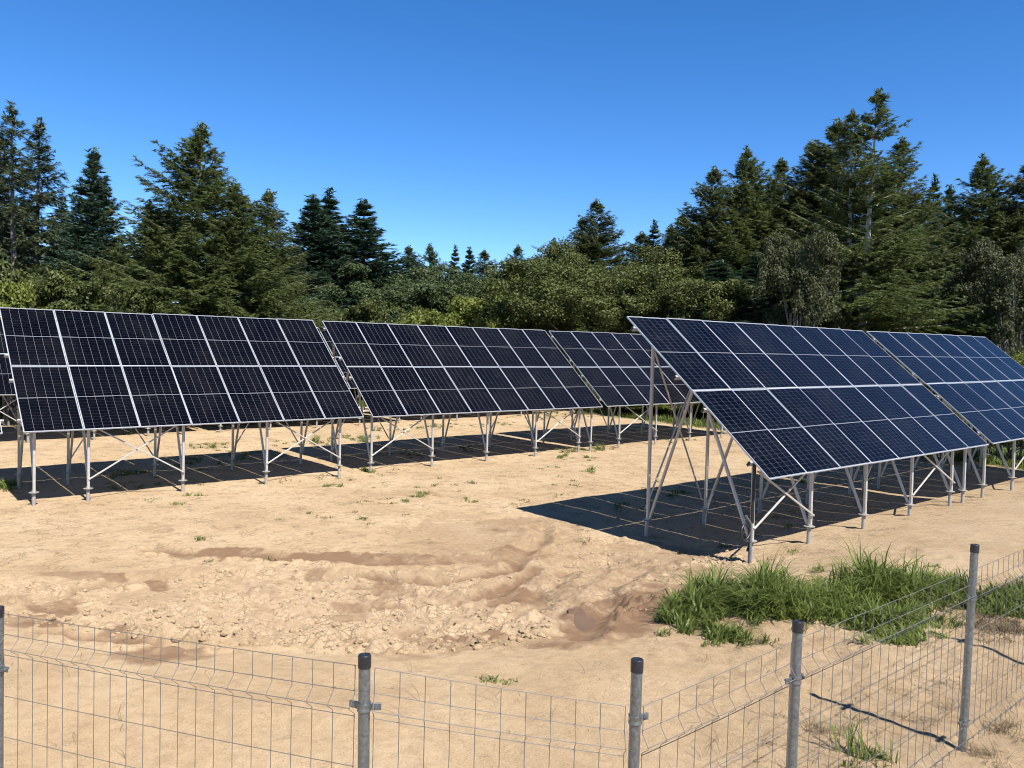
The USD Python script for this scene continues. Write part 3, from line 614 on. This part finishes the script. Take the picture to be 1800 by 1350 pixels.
def put(name, key, label, cat, px, py, D, rad=None, rot=0.0, group=None, base=None):
    """a tree whose top shows at pixel (px, py), D metres ahead"""
    if 545 < px < 1245 and py < 560 and D < 66 and not (D > 60 and px > 1100):       # keep clear of the row of tables behind
        k = 1.28 if px < 1010 else 1.2
        D *= k; rad = None if rad is None else rad * k * (1.12 if cat == 'tree' else 1)
    elif px > 1240 and cat == 'tree' and rad is not None: rad *= 1.12
    top = ray(px, py) * D; z0 = gz_at(top) - .15 if base is None else base
    ref, h0, r0 = classes[key]; s = (top[2] - z0) / h0; sx = s if rad is None else rad / r0
    x = UsdGeom.Xform.Define(stage, path_for('/World', name))
    x.AddTranslateOp().Set(Gf.Vec3d(float(top[0]), float(top[1]), float(z0))); x.AddRotateZOp().Set(float(rot)); x.AddScaleOp().Set(Gf.Vec3f(float(sx), float(sx), float(s)))
    p = x.GetPrim(); p.GetReferences().AddInternalReference(ref.GetPath()); p.SetInstanceable(True)
    return tag(p, label, cat, group)
tree_class('larch_full', conifer(11, 18, 5.2, 'larch', .06, 420, 1.0, .25, .29, .88), (BARK, BARK, LARCH))
tree_class('larch_tall', conifer(23, 22, 4.8, 'larch', .08, 460, .95, .22, .30, .74), (PALEBARK, PALEBARK, LARCH2))
tree_class('larch_open', conifer(31, 22, 4.6, 'larch', .08, 250, 1.0, .3, .44, .74), (PALEBARK, PALEBARK, LARCH))
tree_class('fir_dense', conifer(41, 14, 3.3, 'fir', .03, 430, 1.0, .05, .10, .88), (DARKBARK, DARKBARK, FIR))
tree_class('fir_narrow', conifer(43, 16, 3.0, 'fir', .05, 400, 1.0, .08, .14, 1.05), (DARKBARK, DARKBARK, FIR))
tree_class('spruce_thin', conifer(53, 19, 3.0, 'spruce', .06, 240, 1.0, .2, .36, .8), (BARK, BARK, SPRUCE))
tree_class('round_tree', broadleaf(61, 8, 4.2, 34, 85000, .115), (BARK, BARK, BROAD))
tree_class('olive_tree', broadleaf(67, 9, 5.0, 38, 105000, .12), (BARK, BARK, BROADY))
tree_class('bright_bush', broadleaf(71, 4, 3.2, 30, 48000, .105, .02, 4), (BARK, BARK, YELLOW))
tree_class('olive_bush', broadleaf(73, 5, 4.5, 40, 80000, .11, .02, 4), (BARK, BARK, BROADY))
tree_class('dull_tree', broadleaf(79, 9, 2.8, 34, 60000, .10, .02, 2, 1.0, .3), (BARK, BARK, DULL))
# ------------------------------------------------------------------ the trees, from left to right
print(TRI, sum(TRI.values()), len(zz))
T = put
T('spruce_tree', 'spruce_thin', 'tall thin ragged spruce with a forked top at the far left', 'tree', 38, 178, 46, 3.2, 20)
T('spruce_tree', 'spruce_thin', 'second ragged spruce top just right of the leftmost spruce', 'tree', 64, 206, 47.5, 3.2, 140)
T('spruce_tree', 'spruce_thin', 'spruce half cut by the left picture edge', 'tree', -22, 215, 48, 3.4, 250)
T('fir_tree', 'fir_dense', 'dark pointed fir between the ragged spruce and the broad olive larch', 'tree', 168, 257, 45, 3.1, 0)
T('fir_tree', 'fir_narrow', 'dark fir low behind the left bush, under the ragged spruces', 'tree', 108, 345, 50, 3.4, 80)
T('larch_tree', 'larch_full', 'broad olive green larch, biggest tree on the left', 'tree', 338, 205, 43, 5.0, 35)
T('larch_tree', 'larch_full', 'lower olive larch shoulder on the right side of the biggest left tree', 'tree', 432, 318, 42.5, 4.0, 170)
T('larch_tree', 'larch_tall', 'dark larch top peeping right of the broad olive larch', 'tree', 464, 328, 47, 3.6, 60)
T('larch_tree', 'larch_full', 'low olive larch at the left foot of the biggest left tree', 'tree', 262, 352, 43.5, 3.6, 260)
T('fir_tree', 'fir_dense', 'left one of the three blue green firs beside the broad larch', 'tree', 552, 340, 50, 3.6, 15)
T('fir_tree', 'fir_narrow', 'middle one of the three blue green firs, the highest', 'tree', 588, 328, 51.5, 3.6, 120)
T('fir_tree', 'fir_dense', 'right one of the three blue green firs, next to the open sky', 'tree', 640, 348, 50, 3.8, 210)
T('bush', 'olive_bush', 'big yellowish bush at the left edge above the first table', 'bush', 18, 428, 41, 5.4, 0)
T('bush', 'olive_bush', 'yellowish bush in front of the dark pointed fir', 'bush', 135, 455, 42, 5.0, 100)
T('bush', 'bright_bush', 'bright green bush low at the left edge just above the table', 'bush', 22, 485, 38.5, 3.0, 40)
T('bush', 'olive_bush', 'olive bush right of the yellowish bushes, below the larch', 'bush', 245, 492, 43, 4.0, 200)
T('bush', 'olive_bush', 'low green bush below the three blue green firs', 'bush', 470, 500, 46, 3.8, 300)
T('broadleaf_tree', 'round_tree', 'dark round broadleaf tree right of the three firs', 'tree', 648, 458, 47, 4.0, 0)
T('larch_tree', 'larch_tall', 'dark conifer with a fine top at mid left of the sky gap', 'tree', 716, 428, 57, 2.8, 90)
T('larch_tree', 'larch_full', 'rounded conifer standing just left of the small far firs', 'tree', 764, 428, 58, 2.6, 190)
T('fir_tree', 'fir_narrow', 'small far fir at the lowest dip of the treeline, left of its twin', 'tree', 797, 428, 67, 2.3, 10)
T('fir_tree', 'fir_dense', 'small far fir at the lowest dip of the treeline, right of its twin', 'tree', 824, 432, 67, 2.3, 100)
T('larch_tree', 'larch_tall', 'small green conifer right of the small far firs', 'tree', 858, 437, 60, 3.0, 200)
T('broadleaf_tree', 'round_tree', 'dark broadleaf tree behind the bright green bush', 'tree', 812, 470, 50, 3.8, 240)
T('broadleaf_tree', 'round_tree', 'broadleaf tree filling the dip right of the small far firs', 'tree', 884, 468, 52, 3.2, 310)
T('larch_tree', 'larch_tall', 'thin conifer with open branches left of the big olive broadleaf tree', 'tree', 905, 428, 55, 2.6, 30)
T('broadleaf_tree', 'olive_tree', 'olive broadleaf tree in the middle, left part of the large round crown', 'tree', 985, 445, 50, 4.0, 10)
T('larch_tree', 'larch_tall', 'conifer top behind the large olive broadleaf tree, the lower left one', 'tree', 1020, 378, 62, 4.0, 70)
T('larch_tree', 'larch_tall', 'conifer top behind the large olive broadleaf tree, the higher right one', 'tree', 1056, 346, 61, 4.0, 160)
T('larch_tree', 'larch_full', 'narrow conifer peeping out left behind the large olive broadleaf tree', 'tree', 968, 418, 60, 3.0, 260)
T('broadleaf_tree', 'olive_tree', 'large olive broadleaf tree in the middle with a wide round crown', 'tree', 1088, 418, 46, 5.6, 120)
T('broadleaf_tree', 'olive_tree', 'olive broadleaf tree sloping down to the right behind the near table', 'tree', 1165, 462, 45, 4.2, 220)
T('bush', 'bright_bush', 'bright yellow green bush above the middle table', 'bush', 815, 514, 44, 3.8, 0)
T('bush', 'bright_bush', 'yellow green bush, pale and low, at the right of the brightest bush', 'bush', 905, 512, 46, 3.4, 130)
T('bush', 'olive_bush', 'dark olive bush above the gap between the middle and far tables', 'bush', 985, 520, 45, 3.6, 60)
T('bush', 'olive_bush', 'green bush below the dark round broadleaf tree', 'bush', 690, 510, 45, 4.0, 330)
T('fir_tree', 'fir_narrow', 'small dark conifer top left of the dark right hand wood', 'tree', 1150, 384, 60, 2.6, 40)
T('larch_tree', 'larch_tall', 'leftmost dark larch of the right hand wood', 'tree', 1247, 290, 58, 4.4, 0)
T('larch_tree', 'larch_tall', 'dark larch lower down at the left foot of the right hand wood', 'tree', 1205, 372, 57, 4.0, 130)
T('larch_tree', 'larch_full', 'larch with a fine spire in the right hand wood', 'tree', 1332, 253, 58, 4.6, 110)
T('larch_tree', 'larch_tall', 'larch right of the fine spired one, lower and broad', 'tree', 1382, 275, 60, 4.6, 220)
T('larch_tree', 'larch_full', 'dark larch filling in between the leftmost larch and the fine spire', 'tree', 1292, 312, 57, 4.0, 300)
T('larch_tree', 'larch_tall', 'tall broad larch touching the left side of the highest tree', 'tree', 1462, 208, 57, 5.4, 330)
T('larch_tree', 'larch_tall', 'larch shoulder left of the highest trees', 'tree', 1425, 240, 58, 4.4, 75)
T('larch_tree', 'larch_open', 'highest larch with a pale bare trunk and open branches', 'tree', 1535, 148, 48.5, 4.6, 45)
T('larch_tree', 'larch_open', 'larch with a pale trunk close left beside the highest one', 'tree', 1512, 190, 50, 3.6, 200)
T('larch_tree', 'larch_tall', 'larch at the right shoulder of the highest tree', 'tree', 1585, 240, 56, 4.4, 270)
T('fir_tree', 'fir_narrow', 'dark small fir right of the highest larch, the left of two', 'tree', 1640, 302, 64, 2.9, 0)
T('fir_tree', 'fir_dense', 'dark small fir right of the highest larch, the right of two', 'tree', 1668, 322, 64, 2.9, 90)
T('fir_tree', 'fir_dense', 'dark fir in the dip before the right edge', 'tree', 1700, 372, 62, 3.4, 180)
T('larch_tree', 'larch_full', 'larch near the right edge', 'tree', 1750, 266, 56, 4.6, 95)
T('larch_tree', 'larch_tall', 'larch cut by the right picture edge', 'tree', 1800, 275, 55, 5.0, 10)
T('broadleaf_tree', 'dull_tree', 'greyish dull broadleaf tree before the dark wood, left of the pale trunks', 'tree', 1415, 402, 47, 2.1, 0)
T('broadleaf_tree', 'dull_tree', 'small dull broadleaf tree at the foot of the pale trunks', 'tree', 1478, 480, 51, 1.5, 150)
T('broadleaf_tree', 'dull_tree', 'dull broadleaf tree below the right edge larch', 'tree', 1738, 420, 48, 2.4, 60)
T('broadleaf_tree', 'dull_tree', 'brownish broadleaf tree at the right picture edge', 'tree', 1796, 430, 46, 2.6, 230)
T('broadleaf_tree', 'round_tree', 'dark broadleaf tree low between the dull tree and the right edge', 'tree', 1690, 470, 50, 3.8, 20)
T('bush', 'olive_bush', 'green hedge bush at the right edge behind the last table', 'bush', 1770, 603, 42, 3.0, 0)
T('bush', 'bright_bush', 'bright low bush at the right edge above the last table', 'bush', 1815, 618, 39, 2.6, 80)
T('bush', 'bright_bush', 'bright bush low behind the posts of the far right table', 'bush', 1290, 672, 47, 2.8, 10)
T('bush', 'bright_bush', 'green bush beneath the farthest table, behind its posts', 'bush', 1180, 682, 49, 2.6, 190)
T('bush', 'olive_bush', 'green bush beneath the left part of the farthest table', 'bush', 1095, 690, 52, 2.6, 270)
T('bush', 'olive_bush', 'dark bush right of the far green bushes, hidden by the near table', 'bush', 1370, 670, 45, 3.2, 120)
T('bush', 'bright_bush', 'bright green bush just right of the near table foot, far behind its posts', 'bush', 1600, 722, 34, 2.4, 33)
T('bush', 'olive_bush', 'green bush behind the posts of the table cut by the right edge', 'bush', 1690, 700, 33, 2.6, 143)
T('bush', 'bright_bush', 'bright green bush between the last posts at the right edge', 'bush', 1780, 690, 32, 2.4, 250)
T('bush', 'olive_bush', 'low green bush hidden mostly behind the near table legs', 'bush', 1480, 705, 38, 2.6, 310)
T('larch_tree', 'larch_tall', 'conifer filling the slope of the treeline left of the dark right hand wood', 'tree', 1120, 405, 60, 4.2, 15)
T('larch_tree', 'larch_full', 'conifer below the small dark top at the left of the right hand wood', 'tree', 1180, 395, 62, 4.4, 222)
T('broadleaf_tree', 'round_tree', 'round broadleaf tree left of the thin open conifer in the middle', 'tree', 940, 444, 54, 2.6, 77)
T('broadleaf_tree', 'olive_tree', 'olive tree top left above the large round crown', 'tree', 1040, 420, 50, 4.2, 300)
T('bush', 'bright_bush', 'bright green bush seen low through the gap at the left edge', 'bush', 12, 682, 46, 3.4, 5)
T('bush', 'olive_bush', 'green bush seen low through the gap between the two nearest left tables', 'bush', 625, 672, 66, 3.6, 99)
T('broadleaf_tree', 'round_tree', 'broadleaf tree right of the dark round one, below the fine topped conifer', 'tree', 728, 462, 49, 3.6, 140)
# the wood goes on behind the front trees
far_rng = np.random.default_rng(5)
keys = ['larch_tall', 'fir_narrow', 'larch_full', 'fir_dense']
k = 0
for px, py in ((20, 330), (120, 400), (215, 390), (300, 330), (400, 370), (500, 400), (560, 400), (620, 420), (690, 450), (930, 470), (1010, 440), (1110, 430), (1180, 430), (1230, 360), (1290, 340), (1350, 320), (1420, 320), (1490, 300), (1560, 330), (1620, 380), (1690, 390), (1750, 350), (1800, 340)):
    T('forest_tree', keys[k % 4], 'dark conifer deep in the wood behind the front trees', 'tree', px, py + 30, 86 + far_rng.uniform(-4, 6), 5.6, far_rng.uniform(0, 360), 'conifers deep in the wood'); k += 1
T('fir_tree', 'fir_dense', 'dark undergrowth conifer under the right hand wood, left', 'tree', 1265, 455, 52, 4.4, 0)
T('fir_tree', 'fir_narrow', 'dark undergrowth conifer under the right hand wood, before the tall larch', 'tree', 1340, 440, 54, 4.6, 70)
T('fir_tree', 'fir_dense', 'dark undergrowth conifer right of the pale trunks', 'tree', 1600, 440, 56, 4.6, 170)

# ------------------------------------------------------------------ grass, weeds and stalks
def blades(cx, cy, L, lean_dir, lean, w, rg, z=None):
    n = len(cx); z = H(cx, cy) - .01 if z is None else z
    b = np.stack([cx, cy, z], 1); o = np.stack([np.cos(lean_dir), np.sin(lean_dir), np.zeros(n)], 1); up = np.array([0, 0, 1.])
    tw = lean_dir + np.pi / 2 + rg.normal(0, .5, n); s = np.stack([np.cos(tw), np.sin(tw), np.zeros(n)], 1)
    rows = []
    for q, ww in ((0, .75), (.35, 1), (.7, .7)):
        p = b + o * (L * lean * q ** 1.8)[:, None] + up * (L * (q - .42 * lean * q ** 2.6))[:, None]
        rows += [p - s * (w * ww / 2)[:, None], p + s * (w * ww / 2)[:, None]]
    rows.append(b + o * (L * lean * 1.0)[:, None] + up * (L * (1 - .5 * lean))[:, None])
    v = np.stack(rows, 1).reshape(-1, 3); i = np.arange(n)[:, None] * 7
    return v, np.vstack([i + t for t in ([0, 1, 3], [0, 3, 2], [2, 3, 5], [2, 5, 4], [4, 5, 6])])
def clump(px, py, rx, ry, n, L, seed, w=.019, lean=(.2, 1.35)):
    """blades over a patch given by its middle and half size on the ground"""
    rg = np.random.default_rng(seed); c, a, b = G(px, py)[:2], G(px + rx, py)[:2], G(px, py + ry)[:2]
    k = max(5, n // 26); th = rg.random(k) * 6.28; r = rg.random(k) ** .62 * 1.12
    tx = c + np.outer(np.cos(th) * r, a - c) + np.outer(np.sin(th) * r, b - c)
    i = rg.integers(0, k, n); q = tx[i] + rg.normal(0, .055, (n, 2))
    edge = np.clip(1.3 - r[i] * .8, .3, 1.05)
    hk = (rg.uniform(.40, 1.0, k) + .45 * (rg.random(k) < .16))[i]; ld = (rg.random(k) * 6.28)[i] + rg.normal(0, .9, n)
    return blades(q[:, 0], q[:, 1], L * 1.18 * edge * hk * rg.uniform(.5, 1.15, n), ld, rg.uniform(*lean, n), w * rg.uniform(.6, 1.5, n), rg)
gc = lambda lab, parts, m=GRASS: obj('grass_clump', join(parts), m, None, label=lab, cat='grass')
gc('leftmost tall grass clump on the bank, beside the puddle', [clump(1215, 1085, 45, 26, 1100, .50, 1), clump(1245, 1060, 45, 20, 1300, .55, 2)])
gc('tall dense grass clump below the first post of the near table', [clump(1345, 1062, 68, 30, 2500, .62, 3), clump(1400, 1075, 60, 18, 1600, .5, 4)])
gc('widest tall grass clump on the bank, behind the third fence post', [clump(1540, 1050, 105, 30, 3300, .60, 5), clump(1640, 1045, 70, 24, 1700, .5, 6), clump(1475, 1075, 60, 22, 1500, .42, 7), clump(1560, 1095, 90, 14, 1300, .34, 8)])
gc('thin straggling grass around the edges of the tall clumps', [clump(1440, 1085, 300, 52, 900, .30, 31, .013, (.5, 1.5)), clump(1500, 1010, 200, 16, 300, .3, 32, .013, (.5, 1.5))])
gc('small grass tuft on the sand below the leftmost clump', [clump(1268, 1122, 34, 11, 520, .30, 9)])
gc('green grass patch right of the farthest back fence post', [clump(1760, 1062, 55, 22, 1300, .40, 10), clump(1830, 1040, 50, 20, 1200, .4, 11)])
gc('small grass patch low behind the panel right of the third post', [clump(1580, 1120, 40, 12, 500, .26, 12)])
gc('small grass tuft at the bottom edge beyond the third post', [clump(1500, 1335, 24, 14, 110, .24, 13, .012), clump(1548, 1345, 20, 10, 50, .2, 14, .012)])
obj('dry_weeds', join([clump(1765, 1108, 60, 22, 800, .22, 15, .006, (.6, 1.4)), clump(1720, 1090, 40, 14, 400, .2, 16, .006, (.6, 1.4)), clump(1470, 1290, 170, 60, 260, .13, 17, .004, (1.0, 1.7)), clump(1680, 1250, 110, 60, 260, .15, 18, .004, (1.0, 1.7)), clump(1760, 1310, 60, 40, 200, .2, 19, .005, (1.0, 1.7))]),
    STRAW, None, label='dry straw and dead weeds lying along the right hand fence', cat='dry weeds', kind='stuff')
# sparse weeds over the clay and under the tables
rg = np.random.default_rng(99)
sp_ = []
spots = [(650, 828, 20, 5, 60, .16), (590, 855, 18, 5, 60, .12), (745, 870, 22, 5, 60, .14), (990, 804, 20, 4, 60, .16), (1035, 806, 10, 4, 50, .16), (1035, 828, 12, 4, 60, .18), (960, 822, 20, 4, 45, .12), (270, 880, 14, 4, 30, .1), (340, 873, 22, 4, 40, .1), (700, 880, 40, 5, 40, .1), (870, 1198, 22, 5, 26, .11), (230, 763, 10, 3, 60, .16), (350, 785, 40, 5, 120, .14), (385, 785, 25, 6, 100, .16), (600, 770, 20, 6, 100, .2), (640, 772, 25, 7, 160, .22), (560, 778, 20, 7, 140, .22), (500, 780, 30, 5, 70, .14), (820, 790, 20, 4, 60, .16), (1050, 790, 30, 4, 120, .2), (1000, 793, 30, 4, 120, .2), (430, 800, 70, 12, 260, .12), (350, 815, 90, 10, 300, .12), (220, 835, 60, 10, 180, .12), (720, 800, 60, 8, 200, .1), (240, 855, 60, 6, 90, .09), (6, 858, 14, 6, 170, .2), (20, 850, 12, 6, 120, .16), (1100, 893, 50, 8, 60, .12), (1190, 868, 20, 5, 70, .16), (1395, 848, 30, 5, 80, .16), (700, 755, 60, 6, 200, .14), (780, 748, 60, 5, 160, .14), (880, 748, 60, 5, 150, .13), (960, 735, 60, 5, 200, .15), (1010, 728, 60, 5, 300, .2), (1200, 775, 60, 5, 60, .12), (1405, 706, 20, 4, 24, .1), (550, 845, 120, 10, 50, .08), (800, 850, 160, 12, 70, .08), (640, 905, 160, 20, 50, .07), (1010, 850, 60, 8, 40, .09)]
for _k in range(42):
    _p = project(np.array([rg.uniform(-9, 9), rg.uniform(14, 27), -4.1])); spots.append((_p[0], _p[1], rg.uniform(6, 22), rg.uniform(2, 5), int(rg.uniform(8, 28)), rg.uniform(.05, .11)))
spots = [(a, b, c, d, int(n * 2.6), L * 1.5) for a, b, c, d, n, L in spots]
for j, (px, py, rx, ry, n, L) in enumerate(spots):
    sp_.append(clump(px, py, rx, ry, n, L, 200 + j, .013, (.4, 1.4)))
obj('weeds', join(sp_), GRASS, None, label='sparse low green weeds on the clay under and between the tables', cat='weeds', kind='stuff')
# straws on the sandy strip along the fence
n = 1500; q = np.c_[rg.uniform(-6, 8, n), rg.uniform(4.8, 12, n)]; sd = fence_dist(q[:, 0], q[:, 1]); q = q[(sd > -.4) & (sd < 5.2) & (rg.random(n) < .25 + .75 * sstep(q[:, 0], .5, 3))]; n = len(q)
obj('straws', blades(q[:, 0], q[:, 1], rg.uniform(.05, .30, n) * rg.random(n) ** .5, rg.random(n) * 6.28, rg.uniform(1.5, 1.95, n), rg.uniform(.003, .007, n), rg, H(q[:, 0], q[:, 1]) + .004), STRAW, None, label='thin dry straws strewn over the sandy strip by the fence', cat='straw', kind='stuff')
# rough grass along the far edge of the site
n = 26000; u = rg.uniform(-8, 45, n); v = rg.gamma(2.0, 1.2, n) - .5
q = EA + np.outer(u, ed) + np.outer(v, EN)
n2 = 12000; u2 = rg.uniform(-12, 45, n2); v2 = rg.uniform(-1, 4, n2)
q2 = NA + np.outer(u2, RD) + np.outer(v2, NN)
q = np.vstack([q, q2])
obj('rough_grass', blades(q[:, 0], q[:, 1], rg.uniform(.15, .55, len(q)), rg.random(len(q)) * 6.28, rg.uniform(.2, 1, len(q)), rg.uniform(.02, .04, len(q)), rg), GRASS, None, label='rough grass along the far edges of the site', cat='grass', kind='stuff')

# clods and little stones on the churned clay
cl_rng = np.random.default_rng(12)
ico = trimesh.creation.icosphere(subdivisions=1); iv, if_ = np.array(ico.vertices), np.array(ico.faces)
ms = []
def clods(n, xs, ys, smin, smax, test):
    m = 0
    while m < n:
        x, y = cl_rng.uniform(*xs), cl_rng.uniform(*ys)
        if not test(x, y): continue
        s = smin * (smax / smin) ** (cl_rng.random() ** 2.2); v = iv * (1 + .35 * (fbm(iv * 1.7 + cl_rng.random(3) * 50, 2) - .5) * 2)[:, None] * s * np.array([1, cl_rng.uniform(.7, 1.1), cl_rng.uniform(.45, .8)])
        a = cl_rng.random() * 6.28; ca, sa = math.cos(a), math.sin(a); v = v @ np.array([[ca, sa, 0], [-sa, ca, 0], [0, 0, 1]])
        ms.append((v + [x, y, float(H(x, y)) + s * .15], if_)); m += 1
rough_i = RegularGridInterpolator((gy, gx), rough.reshape(ny, nx), bounds_error=False, fill_value=0); wet_i = RegularGridInterpolator((gy, gx), wet.reshape(ny, nx), bounds_error=False, fill_value=0)
clods(2200, (-9, 6), (8.5, 18), .008, .05, lambda x, y: rough_i((y, x)) > .45 and wet_i((y, x)) < .5 and np.linalg.norm(PUDM @ (np.array([x, y]) - PUD)) > 3)
clods(420, (-7, 4.2), (8, 12), .012, .075, lambda x, y: abs(fence_dist(x, y) - 5.2) < .35 and np.linalg.norm(PUDM @ (np.array([x, y]) - PUD)) > 3)
clods(700, (-6, 7), (5, 11), .005, .015, lambda x, y: .2 < fence_dist(x, y) < 5)
obj('clods', join(ms), soil, None, label='loose clods of dry clay scattered over the churned ground', cat='clods', kind='stuff')
# puddle
th = np.linspace(0, 6.283, 48, endpoint=False); rr = .95 + .30 * np.sin(th * 2 + .6) + .22 * np.sin(th * 3 + 1) + .14 * np.sin(th * 7) + .08 * np.sin(th * 11 + 2)
rr = rr * 1.25
xy = PUD + np.stack([np.cos(th) * rr, np.sin(th) * rr], -1) @ np.linalg.inv(PUDM).T
c = PUD; zp = _z - .016
mud = mat('muddy_water', {'geo': ('geometry', {}), 'n': ('noise_texture', {'scale': 2.0, 'detail': 3.0}), 'r': ('rgb_ramp', {'ramp': [(.3, (.095, .060, .036)), (.7, (.125, .080, .048))]}), 'p': ('principled_bsdf', {'roughness': .38, 'ior': 1.33, 'specular_ior_level': .22})}, [('geo.position', 'n.vector'), ('n.fac', 'r.fac'), ('r.color', 'p.base_color')])
obj('puddle', (np.vstack([np.c_[xy, np.full(48, zp)], [c[0], c[1], zp]]), np.array([(48, i, (i + 1) % 48) for i in range(48)])), mud, None, kind='structure')
